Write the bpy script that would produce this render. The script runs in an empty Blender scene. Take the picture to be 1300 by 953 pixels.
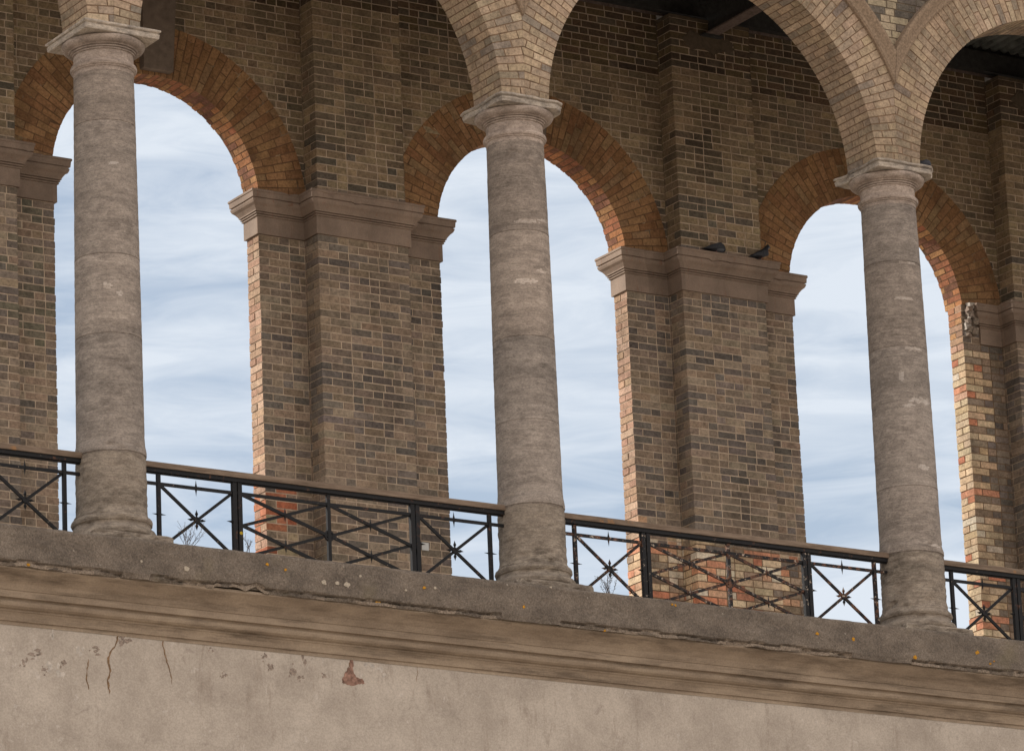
import bpy, math, random
from mathutils import Vector, noise
R=math.radians
rnd=random.Random(7)
C=bpy.context.scene.collection
sc=bpy.context.scene
# ------------------------------------------------------------------ dimensions (metres)
S=4.4                       # column spacing
DF,TJ,PP=3.429,.234,.259    # back wall: face of flank, jamb thickness, pilaster projection
XR=.2076; HP=.5285; HF=1.061
ZFB,ZCT=5.154,5.585         # impost underside / top
ZFC,ARR,AOR=5.495,1.1545,1.702
ZSP,RA,RAO=5.467,1.9375,2.375
FT,RFT=.218,.277
ZAB,HAB=5.503,.387
ZF=.695; YL=-.50; ZLB=.335
ZTOP=8.33
CH=.0783; JT=.0118
BAYS=range(-1,4); COLS=range(-1,5); PIERS=range(-1,5)
# ------------------------------------------------------------------ node helpers
def mat(name):
    m=bpy.data.materials.new(name); m.use_nodes=True
    nt=m.node_tree; nt.nodes.clear()
    o=nt.nodes.new('ShaderNodeOutputMaterial'); b=nt.nodes.new('ShaderNodeBsdfPrincipled')
    nt.links.new(b.outputs[0],o.inputs[0]); b.inputs['Roughness'].default_value=.9
    b.inputs['Specular IOR Level'].default_value=.25
    return m,nt,b
def N(nt,t,**k):
    n=nt.nodes.new(t)
    for a,v in k.items(): setattr(n,a,v)
    return n
def coords(nt,scale=(1,1,1)):
    g=N(nt,'ShaderNodeNewGeometry'); mp=N(nt,'ShaderNodeMapping'); mp.inputs['Scale'].default_value=scale
    nt.links.new(g.outputs['Position'],mp.inputs[0]); return mp.outputs[0]
def nz(nt,scale,detail=4,rough=.6,sc3=(1,1,1),dist=0):
    n=N(nt,'ShaderNodeTexNoise'); n.inputs['Scale'].default_value=scale; n.inputs['Detail'].default_value=detail
    n.inputs['Roughness'].default_value=rough; n.inputs['Distortion'].default_value=dist
    nt.links.new(coords(nt,sc3),n.inputs['Vector']); return n.outputs['Fac']
def ramp(nt,src,stops):
    r=N(nt,'ShaderNodeValToRGB'); e=r.color_ramp.elements
    while len(e)<len(stops): e.new(.5)
    for i,(p,c) in enumerate(stops):
        e[i].position=p; e[i].color=(c,c,c,1) if not isinstance(c,tuple) else (*c,1)
    nt.links.new(src,r.inputs[0]); return r.outputs[0]
def mix(nt,f,a,b,mode='MIX'):
    m=N(nt,'ShaderNodeMix',data_type='RGBA',blend_type=mode)
    for i,v in ((0,f),(6,a),(7,b)):
        if isinstance(v,(int,float)): m.inputs[i].default_value=v if i==0 else (v,v,v,1)
        elif isinstance(v,tuple): m.inputs[i].default_value=(*v,1)
        else: nt.links.new(v,m.inputs[i])
    return m.outputs[2]
def math_(nt,op,a,b=0):
    m=N(nt,'ShaderNodeMath',operation=op)
    for i,v in enumerate((a,b)):
        if isinstance(v,(int,float)): m.inputs[i].default_value=v
        else: nt.links.new(v,m.inputs[i])
    return m.outputs[0]
def bump(nt,b,h,strength=.6,dist=.004):
    n=N(nt,'ShaderNodeBump'); n.inputs['Strength'].default_value=strength; n.inputs['Distance'].default_value=dist
    nt.links.new(h,n.inputs['Height']); nt.links.new(n.outputs[0],b.inputs['Normal'])
# ------------------------------------------------------------------ materials
def brick_mat():
    m,nt,b=mat('brick')
    a=N(nt,'ShaderNodeAttribute'); a.attribute_name='bcol'
    f=ramp(nt,nz(nt,38,5,.7),[(.28,.58),(.5,1.0),(.75,1.38)])
    c=mix(nt,1,a.outputs['Color'],f,'MULTIPLY')
    g=ramp(nt,nz(nt,1.5,6,.68,(1,1,.55)),[(.36,.68),(.50,1.0),(.68,1.14)])
    c=mix(nt,1,c,g,'MULTIPLY')
    mo_=ramp(nt,nz(nt,11,5,.7),[(.34,.78),(.5,1.0),(.68,1.14)]); c=mix(nt,1,c,mo_,'MULTIPLY')
    sp=ramp(nt,nz(nt,120,3,.6),[(.30,.55),(.40,1.0)])
    c=mix(nt,.6,c,sp,'MULTIPLY')
    nt.links.new(c,b.inputs['Base Color'])
    bump(nt,b,nz(nt,70,5,.7),.8,.004); return m
def mortar_mat(name,c0,c1):
    m,nt,b=mat(name)
    nt.links.new(mix(nt,ramp(nt,nz(nt,9,5,.7),[(.35,0),(.62,1)]),c0,c1),b.inputs['Base Color'])
    bump(nt,b,nz(nt,110,3),.5,.002); return m
BR=brick_mat()
MO=mortar_mat('buff_mortar',(.36,.275,.20),(.58,.455,.335))
MOD=mortar_mat('dark_mortar',(.07,.055,.04),(.15,.11,.07))
MOR=mortar_mat('rusty_mortar',(.11,.062,.034),(.19,.105,.055))
MOF=mortar_mat('front_mortar',(.11,.07,.043),(.24,.155,.095))
def stone_mat(name,light,mid,dark,stri=1.0,blot=(.36,.62),lich=False):
    m,nt,b=mat(name)
    st=nz(nt,8,6,.72,(1,1,2.6),.3)
    bl=nz(nt,2.3,6,.66,(1,1,1.6),.4)
    c=mix(nt,ramp(nt,bl,[(blot[0],0),(blot[1],1)]),dark,mid)
    c=mix(nt,ramp(nt,st,[(.40,0),(.68,1)]),c,light)
    band=ramp(nt,nz(nt,1.0,4,.6,(.25,.25,2.4)),[(.36,.72),(.5,1.0),(.64,1.10)]); c=mix(nt,1,c,band,'MULTIPLY')
    fine=ramp(nt,nz(nt,42,8,.85,(1,1,1.9)),[(.32,.45),(.5,1.0),(.68,1.42)])
    c=mix(nt,.9,c,fine,'MULTIPLY')
    pits=ramp(nt,nz(nt,60,2,.5,(1,1,2.2)),[(.27,.3),(.32,1)])
    c=mix(nt,.85,c,pits,'MULTIPLY')
    fl=ramp(nt,nz(nt,34,4,.65,(1,1,1.6)),[(.67,0),(.72,.6)]); c=mix(nt,fl,c,tuple(min(1,v*1.25) for v in light))
    # thin bedding lines
    bed=ramp(nt,nz(nt,3.0,6,.8,(.55,.55,15),.9),[(.462,1),(.478,.60),(.494,1)])
    c=mix(nt,.75*stri,c,bed,'MULTIPLY')
    bed2=ramp(nt,nz(nt,4.0,7,.8,(1,1,22),.5),[(.36,.66),(.5,1.0),(.64,1.22)])
    c=mix(nt,.8*stri+.2,c,bed2,'MULTIPLY')
    at_=N(nt,'ShaderNodeAttribute'); at_.attribute_name='bcol'; five=N(nt,'ShaderNodeVectorMath',operation='SCALE'); five.inputs['Scale'].default_value=5
    nt.links.new(at_.outputs['Vector'],five.inputs[0]); c=mix(nt,1,c,five.outputs[0],'MULTIPLY')
    if lich:
        l=ramp(nt,nz(nt,16,3,.6),[(.70,0),(.74,1)])
        c=mix(nt,mix(nt,.8,0.0,l,'MIX'),c,(.42,.22,.03))
    nt.links.new(c,b.inputs['Base Color'])
    h=math_(nt,'ADD',nz(nt,50,6,.75,(1,1,1.6)),math_(nt,'MULTIPLY',bed,.35))
    bump(nt,b,h,.5,.003); return m
STONE=stone_mat('weathered_limestone',(.385,.322,.268),(.288,.24,.20),(.198,.163,.136),.55)
STONEB=stone_mat('lichened_limestone',(.34,.285,.225),(.235,.192,.152),(.125,.102,.08),.5,lich=False)
ABAC=stone_mat('pale_worn_stone',(.56,.48,.39),(.42,.355,.285),(.19,.165,.145),.2)
def ledge_mat():
    m,nt,b=mat('weathered_ledge_stone')
    c=mix(nt,ramp(nt,nz(nt,3.5,6,.7,(1,1,1.4)),[(.36,0),(.66,1)]),(.115,.093,.074),(.20,.162,.127))
    sp=ramp(nt,nz(nt,62,6,.82),[(.32,.45),(.5,1),(.66,1.7)])
    c=mix(nt,.9,c,sp,'MULTIPLY')
    ps=ramp(nt,nz(nt,22,3,.55),[(.69,0),(.73,1)])
    c=mix(nt,ps,c,(.31,.27,.22))
    yg=ramp(nt,nz(nt,1.3,4,.6),[(.60,0),(.78,.5)])
    c=mix(nt,yg,c,(.20,.165,.09))
    nt.links.new(c,b.inputs['Base Color']); bump(nt,b,nz(nt,60,6,.75),.9,.006); return m
LEDGE=ledge_mat()
def flat(name,col,rough=.9,var=.25,scale=40,metal=0):
    m,nt,b=mat(name)
    c=mix(nt,1,col,ramp(nt,nz(nt,scale,4,.65),[(.3,1-var),(.7,1+var)]),'MULTIPLY')
    nt.links.new(c,b.inputs['Base Color']); b.inputs['Roughness'].default_value=rough; b.inputs['Metallic'].default_value=metal
    bump(nt,b,nz(nt,scale*2,3),.3,.002); return m
LICHEN=flat('orange_lichen',(.46,.22,.02),.95,.5,90)
PALE=flat('pale_lichen',(.42,.36,.28),.95,.3,90)
BROKEN=flat('broken_stone_edge',(.25,.20,.155),.95,.5,60)
CRACK=flat('crack_shade',(.045,.035,.028),1,.3)
CRACKB=flat('brown_crack',(.20,.125,.07),1,.5)
REDP=flat('exposed_red_brick',(.24,.14,.105),1,.75,22)
GREYP=flat('grey_filler',(.47,.42,.365),1,.3,30)
DARKP=flat('dark_scab',(.27,.215,.175),1,.6,45)
def render_mat():
    m,nt,b=mat('stained_render')
    c=mix(nt,ramp(nt,nz(nt,2.2,6,.65,(1,1,1)),[(.35,0),(.65,1)]),(.38,.325,.27),(.50,.435,.365))
    c=mix(nt,ramp(nt,nz(nt,5.5,6,.75,(1.3,1.3,.8),.8),[(.60,0),(.72,.75)]),c,(.30,.25,.21))
    c=mix(nt,ramp(nt,nz(nt,9,4,.7,(1,1,.8),.5),[(.62,0),(.70,.7)]),c,(.55,.49,.43))
    c=mix(nt,ramp(nt,nz(nt,3.2,6,.8,(2.4,1,.45),.3),[(.56,0),(.70,.6)]),c,(.27,.215,.17))
    ck=N(nt,'ShaderNodeTexVoronoi',feature='DISTANCE_TO_EDGE'); ck.inputs['Scale'].default_value=1.1
    dn=N(nt,'ShaderNodeTexNoise'); dn.inputs['Scale'].default_value=3; dn.inputs['Detail'].default_value=6; gp=coords(nt); nt.links.new(gp,dn.inputs['Vector'])
    va=N(nt,'ShaderNodeVectorMath',operation='ADD'); vs_=N(nt,'ShaderNodeVectorMath',operation='SCALE'); vs_.inputs['Scale'].default_value=.55
    nt.links.new(dn.outputs['Color'],vs_.inputs[0]); nt.links.new(gp,va.inputs[0]); nt.links.new(vs_.outputs[0],va.inputs[1]); nt.links.new(va.outputs[0],ck.inputs['Vector'])
    line=ramp(nt,ck.outputs['Distance'],[(.0,.55),(.006,.8),(.010,1.0)])
    c=mix(nt,.22,c,line,'MULTIPLY')
    c=mix(nt,.8,c,ramp(nt,nz(nt,60,4,.7),[(.3,.78),(.7,1.18)]),'MULTIPLY')
    nt.links.new(c,b.inputs['Base Color']); bump(nt,b,nz(nt,40,6,.7),.6,.005); return m
RENDER=render_mat()
def cornice_mat():
    m,nt,b=mat('stained_cornice_render')
    c=mix(nt,ramp(nt,nz(nt,1.6,6,.65,(1,1,4)),[(.35,0),(.65,1)]),(.24,.182,.13),(.37,.288,.208))
    c=mix(nt,ramp(nt,nz(nt,2.2,6,.72,(.55,.55,5.0),.1),[(.50,0),(.68,.75)]),c,(.115,.085,.06))
    c=mix(nt,.8,c,ramp(nt,nz(nt,60,4,.7),[(.3,.8),(.7,1.15)]),'MULTIPLY')
    nt.links.new(c,b.inputs['Base Color']); bump(nt,b,nz(nt,35,6,.7),.5,.004); return m
CORN=cornice_mat()
def impost_mat():
    m,nt,b=mat('brown_terracotta')
    c=mix(nt,ramp(nt,nz(nt,4,5,.6),[(.35,0),(.65,1)]),(.20,.148,.114),(.28,.208,.16))
    c=mix(nt,ramp(nt,nz(nt,9,4,.7,(3,3,.25)),[(.60,0),(.72,.6)]),c,(.22,.09,.05))
    c=mix(nt,.7,c,ramp(nt,nz(nt,80,4,.7),[(.3,.8),(.7,1.2)]),'MULTIPLY')
    at_=N(nt,'ShaderNodeAttribute'); at_.attribute_name='bcol'; five=N(nt,'ShaderNodeVectorMath',operation='SCALE'); five.inputs['Scale'].default_value=5
    nt.links.new(at_.outputs['Vector'],five.inputs[0]); c=mix(nt,1,c,five.outputs[0],'MULTIPLY')
    nt.links.new(c,b.inputs['Base Color']); b.inputs['Roughness'].default_value=.75
    bump(nt,b,nz(nt,60,4,.7),.35,.003); return m
IMP=impost_mat()
HOOD=flat('brown_hood_stone',(.25,.18,.122),.9,.35,45)
KEY=flat('dark_keystone',(.17,.13,.10),.9,.25,12)
WOOD=None
def wood_mat():
    m,nt,b=mat('weathered_timber')
    c=mix(nt,ramp(nt,nz(nt,30,5,.7,(.12,1,1.2)),[(.35,0),(.65,1)]),(.12,.085,.06),(.25,.185,.135))
    c=mix(nt,ramp(nt,nz(nt,5,3),[(.66,0),(.72,.7)]),c,(.33,.17,.07))
    nt.links.new(c,b.inputs['Base Color']); bump(nt,b,nz(nt,60,5,.7,(.15,1,1)),.6,.003); return m
WOOD=wood_mat()
def iron_mat(name,lo,hi,pale):
    m,nt,b=mat(name)
    c=mix(nt,ramp(nt,nz(nt,14,5,.75),[(lo,0),(hi,1)]),(.008,.008,.009),(.13,.058,.032))
    c=mix(nt,ramp(nt,nz(nt,26,4,.75),[(pale,0),(pale+.03,1)]),c,(.42,.34,.27))
    nt.links.new(c,b.inputs['Base Color']); b.inputs['Roughness'].default_value=.6; b.inputs['Specular IOR Level'].default_value=.25
    bump(nt,b,nz(nt,70,4,.7),.5,.002); return m
IRON=iron_mat('black_painted_iron',.60,.72,.68)
IRONR=iron_mat('rusty_peeling_iron',.49,.60,.60)
IRONP=iron_mat('flecked_iron',.60,.70,.61)
DARKIRON=flat('sooty_steel',(.040,.038,.036),.7,.4,20)
FLANGE=flat('lit_flange',(.14,.105,.09),.8,.4,25)  # paler steel: the light on the beams' lower flanges is put into the colour
CEIL=flat('sooty_corrugated_sheet',(.15,.155,.14),.7,.5,6)
GROUND=flat('pale_promenade_concrete',(.36,.31,.26),.95,.15,.6)
FLOOR=flat('terrace_floor_stone',(.26,.23,.19),.95,.2,4)
BLACKF=flat('dark_feathers',(.035,.036,.042),.6,.4,60)
GREYF=flat('grey_feathers',(.12,.125,.14),.6,.3,60)
PINKL=flat('pink_skin',(.25,.09,.07),.6,.2)
STEM=flat('dry_stem',(.11,.075,.05),.9,.4)
LEAF=flat('dull_green_leaf',(.07,.075,.04),.9,.4)
YEL=flat('yellow_petal',(.6,.42,.03),.8,.2)
WHITE=flat('white_plastic',(.62,.62,.60),.5,.05)
PATCH=flat('rough_cement_patch',(.11,.082,.055),.95,.35,18)
# ------------------------------------------------------------------ mesh builder
class MB:
    def __init__(s): s.v=[];s.f=[];s.m=[];s.c=[];s.mats=[];s.smooth=[]
    def mi(s,m):
        if m not in s.mats: s.mats.append(m)
        return s.mats.index(m)
    def add(s,vs,fs,m,col=(.2,.2,.2),sm=False):
        o=len(s.v); s.v+=[tuple(p) for p in vs]; k=s.mi(m); s.c+=(list(col) if isinstance(col,list) else [col]*len(fs))
        for f in fs: s.f.append(tuple(o+i for i in f)); s.m.append(k); s.smooth.append(sm)
    def box(s,x0,x1,y0,y1,z0,z1,m,col=(.2,.2,.2),j=0):
        vs=[(x,y,z) for x in (x0,x1) for y in (y0,y1) for z in (z0,z1)]
        if j: vs=[tuple(c+rnd.uniform(-j,j) for c in p) for p in vs]
        s.add(vs,[(0,1,3,2),(4,6,7,5),(0,4,5,1),(2,3,7,6),(0,2,6,4),(1,5,7,3)],m,col)
    def prism(s,poly,y0,y1,m,col=(.2,.2,.2),j=0):   # poly in xz
        n=len(poly)
        if n<3: return
        a=[(p[0]+rnd.uniform(-j,j),y0+rnd.uniform(-j,j),p[1]+rnd.uniform(-j,j)) for p in poly]
        b=[(p[0],y1,p[1]) for p in poly]
        s.add(a+b,[tuple(range(n)),tuple(range(2*n-1,n-1,-1))]+[(i,i+n,(i+1)%n+n,(i+1)%n) for i in range(n)],m,col)
    def bar(s,a,b,w,d,m,rot=0):      # bar in the xz plane, width w in plane, depth d in y
        a=Vector(a);b=Vector(b);t=(b-a).normalized(); u=Vector((0,1,0)); v=t.cross(u).normalized()
        vs=[p+u*(sy*d/2)+v*(sv*w/2) for p in (a,b) for sy,sv in ((-1,-1),(1,-1),(1,1),(-1,1))]
        s.add(vs,[(0,1,2,3),(7,6,5,4),(0,4,5,1),(1,5,6,2),(2,6,7,3),(3,7,4,0)],m)
    def spindle(s,c,ax,L,r,m):
        c=Vector(c);ax=Vector(ax); u=Vector((0,1,0)); v=ax.cross(u)
        vs=[]; P=[(-1,.04),(-.55,.4),(0,1),(.55,.4),(1,.04)]
        for t,q in P:
            for k in range(6):
                an=k*math.pi/3; vs.append(c+ax*t*L+(u*math.cos(an)+v*math.sin(an))*r*q)
        fs=[(i*6+k,i*6+(k+1)%6,(i+1)*6+(k+1)%6,(i+1)*6+k) for i in range(4) for k in range(6)]
        fs+=[tuple(range(5,-1,-1)),tuple(range(24,30))]
        s.add(vs,fs,m)
    def ring(s,c,r,t,m,n=16):
        c=Vector(c); vs=[];q=6
        for i in range(n):
            a=2*math.pi*i/n; d=Vector((math.cos(a),0,math.sin(a)))
            for k in range(q):
                b=2*math.pi*k/q; vs.append(c+d*(r+t*math.cos(b))+Vector((0,t*math.sin(b),0)))
        s.add(vs,[(i*q+k,i*q+(k+1)%q,((i+1)%n)*q+(k+1)%q,((i+1)%n)*q+k) for i in range(n) for k in range(q)],m,sm=True)
    def tube(s,pts,r0,r1,m,q=5):
        pts=[Vector(p) for p in pts]; vs=[];n=len(pts)
        for i,p in enumerate(pts):
            t=(pts[min(i+1,n-1)]-pts[max(i-1,0)]).normalized()
            u=t.cross(Vector((.3,.9,.1))).normalized(); w=t.cross(u); r=r0+(r1-r0)*i/(n-1)
            for k in range(q):
                a=2*math.pi*k/q; vs.append(p+(u*math.cos(a)+w*math.sin(a))*r)
        s.add(vs,[(i*q+k,i*q+(k+1)%q,(i+1)*q+(k+1)%q,(i+1)*q+k) for i in range(n-1) for k in range(q)]+[tuple(range(q)),tuple(range(len(vs)-q,len(vs)))],m,sm=True)
    def build(s,name,parent=None,loc=(0,0,0)):
        me=bpy.data.meshes.new(name)
        L=Vector(loc)
        me.from_pydata([tuple(Vector(p)-L) for p in s.v],[],s.f)
        for m in s.mats: me.materials.append(m)
        me.polygons.foreach_set('material_index',s.m); me.polygons.foreach_set('use_smooth',s.smooth)
        at=me.attributes.new('bcol','FLOAT_COLOR','FACE')
        at.data.foreach_set('color',[x for c in s.c for x in (*c,1)])
        me.update()
        if any(s.smooth): me.set_sharp_from_angle(angle=R(32))
        import bmesh
        bm=bmesh.new(); bm.from_mesh(me); bmesh.ops.recalc_face_normals(bm,faces=bm.faces); bm.to_mesh(me); bm.free()
        o=bpy.data.objects.new(name,me); C.objects.link(o)
        if parent is not None:
            o.parent=parent; wl=Vector((0,0,0)); q=parent
            while q is not None: wl+=q.location; q=q.parent
            o.location=L-wl
        else: o.location=L
        return o
def tag(o,label=None,cat=None,group=None,kind=None):
    for k,v in (('label',label),('category',cat),('group',group),('kind',kind)):
        if v: o[k]=v
    return o
def empty(name,loc,label,cat,group=None,kind='thing'):
    o=bpy.data.objects.new(name,None); C.objects.link(o); o.location=loc; o.empty_display_size=.2
    return tag(o,label,cat,group,kind)
def clip(poly,a,b,c):     # keep a*x+b*z<=c
    out=[];n=len(poly)
    for i in range(n):
        p,q=poly[i],poly[(i+1)%n]; dp=a*p[0]+b*p[1]-c; dq=a*q[0]+b*q[1]-c
        if dp<=0: out.append(p)
        if dp*dq<0:
            t=dp/(dp-dq); out.append((p[0]+(q[0]-p[0])*t,p[1]+(q[1]-p[1])*t))
    return out
def fn(x,y,z,s=1): return noise.fractal(Vector((x*s,y*s,z*s)),1.0,2.0,4)
# ------------------------------------------------------------------ brick colours
def jit(c,a=.12,h=.025):
    k=1+rnd.uniform(-a,a); return tuple(max(.01,v*k*(1+rnd.uniform(-h,h))) for v in c)
def col_back(x,y,z,face='F',zone=''):
    k=1.0 if (zone or face=='J') else (1.68 if z>ZCT else 1.50)
    r_,g_,b_=col_back0(x,y,z,face,zone)
    t_=(1.02,1.0,.90) if z>ZCT else (1.0,.985,.99)
    return (r_*k*t_[0],g_*k*t_[1],b_*k*t_[2]) if k>1 else (r_,g_,b_)
def col_back0(x,y,z,face='F',zone=''):
    n=fn(x*1.0+3,y,z*1.3,1.1); q=rnd.random()
    if zone=='ring':
        c=rnd.choice([(.31,.172,.08),(.28,.15,.07),(.33,.185,.088),(.30,.162,.077),(.26,.135,.063),(.30,.185,.095)])
        return jit(c,.10)
    if zone=='soffit':
        c=rnd.choice([(.36,.16,.07),(.30,.12,.06),(.38,.20,.09),(.22,.10,.06)]); return jit(c,.2)
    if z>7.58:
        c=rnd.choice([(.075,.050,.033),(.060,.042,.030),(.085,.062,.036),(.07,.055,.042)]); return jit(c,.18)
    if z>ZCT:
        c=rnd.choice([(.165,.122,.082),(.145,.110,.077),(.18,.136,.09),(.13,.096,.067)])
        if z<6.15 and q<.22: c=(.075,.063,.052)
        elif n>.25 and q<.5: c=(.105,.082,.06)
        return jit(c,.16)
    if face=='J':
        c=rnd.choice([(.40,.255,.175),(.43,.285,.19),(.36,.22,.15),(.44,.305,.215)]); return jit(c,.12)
    pd=.10+.42*max(0,min(1,(n+.15)*1.8))
    if 2.3<z<4.2: pd+=.08
    if q<pd: c=rnd.choice([(.112,.093,.077),(.128,.107,.086),(.092,.079,.067),(.142,.116,.093),(.118,.100,.085)])
    else: c=rnd.choice([(.175,.135,.098),(.155,.122,.091),(.195,.155,.112),(.135,.107,.082),(.17,.127,.088),(.20,.15,.105)])
    return jit(c,.15)
REPAIR=[(.52,.38,.24),(.56,.43,.28),(.48,.34,.21),(.50,.39,.26),(.50,.235,.14),(.47,.19,.11),(.48,.29,.18),(.58,.49,.37),(.36,.26,.18),(.52,.40,.26)]
def col_pier(pn):
    def f(x,y,z,face='F',zone=''):
        c=col_back(x,y,z,face,zone)
        lx=x-(pn*S+XR)
        if pn==2 and 6.3<z<7.75:
            q=abs(lx+.12+.08*math.sin(z*5))-.10-.05*fn(x*6,1,z*6)
            c=tuple(v*(1-.45*max(0,min(1,(.22-q)/.25))) for v in c)
        if pn==3 and ZFB<=z<ZCT+.1 and face=='J': return jit(rnd.choice([(.36,.17,.09),(.33,.20,.13),(.40,.21,.10)]),.15)
        if z<ZFB:
            if pn==2:
                lim=2.58+.10*math.sin(lx*5.1)
                if z<2.32+.10*math.sin(lx*9)+(.12 if lx<-.5 else 0) and lx<.80 and rnd.random()<.93: return tuple(v*1.2 for v in jit(rnd.choice(REPAIR),.12))
                if z<lim and rnd.random()<.25: return jit(rnd.choice(REPAIR),.12)
            if pn==3 and (face=='J' or lx<-HF+.26) and z<5.06 and rnd.random()<(.95 if face=='J' else .8):
                return tuple(v*(.92 if face=='J' else 1.1) for v in jit(rnd.choice(REPAIR[:6]+REPAIR[7:8]+REPAIR[:4]),.10))
            if pn==1 and lx<-HF+.30 and z<2.62 and rnd.random()<.55: return jit(rnd.choice([(.40,.32,.20),(.38,.13,.07),(.40,.16,.09)]),.1)
            if pn==0 and lx>.3 and z>3.6 and rnd.random()<.2: return jit((.16,.14,.10),.1)
        return c
    return f
def col_front(x,y,z,face='F',zone=''):
    n=fn(x,y+7,z,1.4); q=rnd.random()
    c=rnd.choice([(.38,.282,.19),(.36,.268,.183),(.34,.256,.176),(.395,.293,.196),(.32,.245,.172)])
    if q<.08+.25*max(0,n): c=rnd.choice([(.27,.215,.16),(.24,.195,.15)])
    if q>.95: c=(.46,.355,.245)
    return jit(c,.09)
# ------------------------------------------------------------------ brickwork
LS,LH=.2345,.1172
def row_cells(x0,x1,k,corner=True):
    """Flemish-like row between x0 and x1; returns list of (a,b)."""
    cells=[];x=x0;i=k%2
    if corner: cells.append((x,x+(LS if k%2 else LH))); x=cells[-1][1]; i=k%2
    else: x=x0-(.06 if k%2 else .17)
    while x<x1-.01:
        w=(LH if i%2 else LS)*(1+rnd.uniform(-.04,.04)); i+=1
        if rnd.random()<(.05 if w<.18 else .16): w=LS if w<.18 else LH
        cells.append((max(x,x0),min(x+w,x1))); x+=w
    if len(cells)>1 and cells[-1][1]-cells[-1][0]<.06: a=cells.pop(); cells[-1]=(cells[-1][0],a[1])
    return [c for c in cells if c[1]-c[0]>.012]
def brick(mb,x0,x1,y0,y1,z,cf,face='F',h=None,e='xXY',lc=None):
    """e names the edges that end in a joint: x X y Y; the others are flush outer faces"""
    h=h or CH-JT; j=JT/2; q=lambda c:(j if c in e else rnd.uniform(-.0015,.0015))
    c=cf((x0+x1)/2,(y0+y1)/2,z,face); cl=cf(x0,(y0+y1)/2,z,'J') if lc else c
    mb.box(x0+(j if 'x' in e else rnd.uniform(-.004,.004)),x1-(j if 'X' in e else rnd.uniform(-.004,.004)),y0+q('y'),y1-q('Y'),z+j,z+j+h,BR,[cl,c,c,c,c,c],.001)
def block(mb,x0,x1,y0,y1,z0,z1,cf,faces='F',mo=None,low=None):
    """solid masonry block showing bricks on faces F (-y) L (-x) R (+x) B (+y)"""
    mo=mo or MO; g=.0028
    gx=.007; zm=low or z0
    for za_,zb2,mm_ in ((z0,zm,MOF),(zm,z1,mo)):
        if zb2-za_>.001: mb.box(x0+(gx if 'L' in faces else 0),x1-(gx if 'R' in faces else 0),y0+g,y1-(g if 'B' in faces else 0),za_,zb2,mm_)
    n=max(1,round((z1-z0)/CH)); ch=(z1-z0)/n
    for r in range(n):
        z=z0+r*ch; k=r+int(round(z0/CH)); h=ch-JT
        d=LH if k%2 else LS                     # depth of the corner brick
        cells=row_cells(x0,x1,k,'L' in faces)
        for i,(a,b) in enumerate(cells):
            dd=.10
            if (i==0 and 'L' in faces) or (i==len(cells)-1 and 'R' in faces): dd=min(d,y1-y0)
            ff='F'
            fl=i==0 and 'L' in faces; fr=i==len(cells)-1 and 'R' in faces
            brick(mb,a,b,y0,y0+dd,z,cf,ff,h,('' if fl else 'x')+('' if fr else 'X')+('' if dd>y1-y0-.001 else 'Y'),fl and 'j' in faces)
        for side,xa,xb in (('L',x0,x0+.1),('R',x1-.1,x1)):
            if side in faces:
                y=y0+min(d,y1-y0)
                while y<y1-.02:
                    w=LS if (y1-y)>=LS*.95 else LH
                    if y+w>y1-.03: w=y1-y
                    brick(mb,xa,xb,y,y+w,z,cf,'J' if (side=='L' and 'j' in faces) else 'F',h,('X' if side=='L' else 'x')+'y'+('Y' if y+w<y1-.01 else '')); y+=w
        if 'B' in faces:
            for a,b in row_cells(x0,x1,k+1,False): 
                a=max(a,x0+.1 if 'L' in faces else a); b=min(b,x1-.1 if 'R' in faces else b)
                if b-a>.02: brick(mb,a,b,y1-.1,y1,z,cf,'F',h,'xXy')
def jamb_edge(mb,x,y0,y1,z0,z1,cf):
    pass
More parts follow.
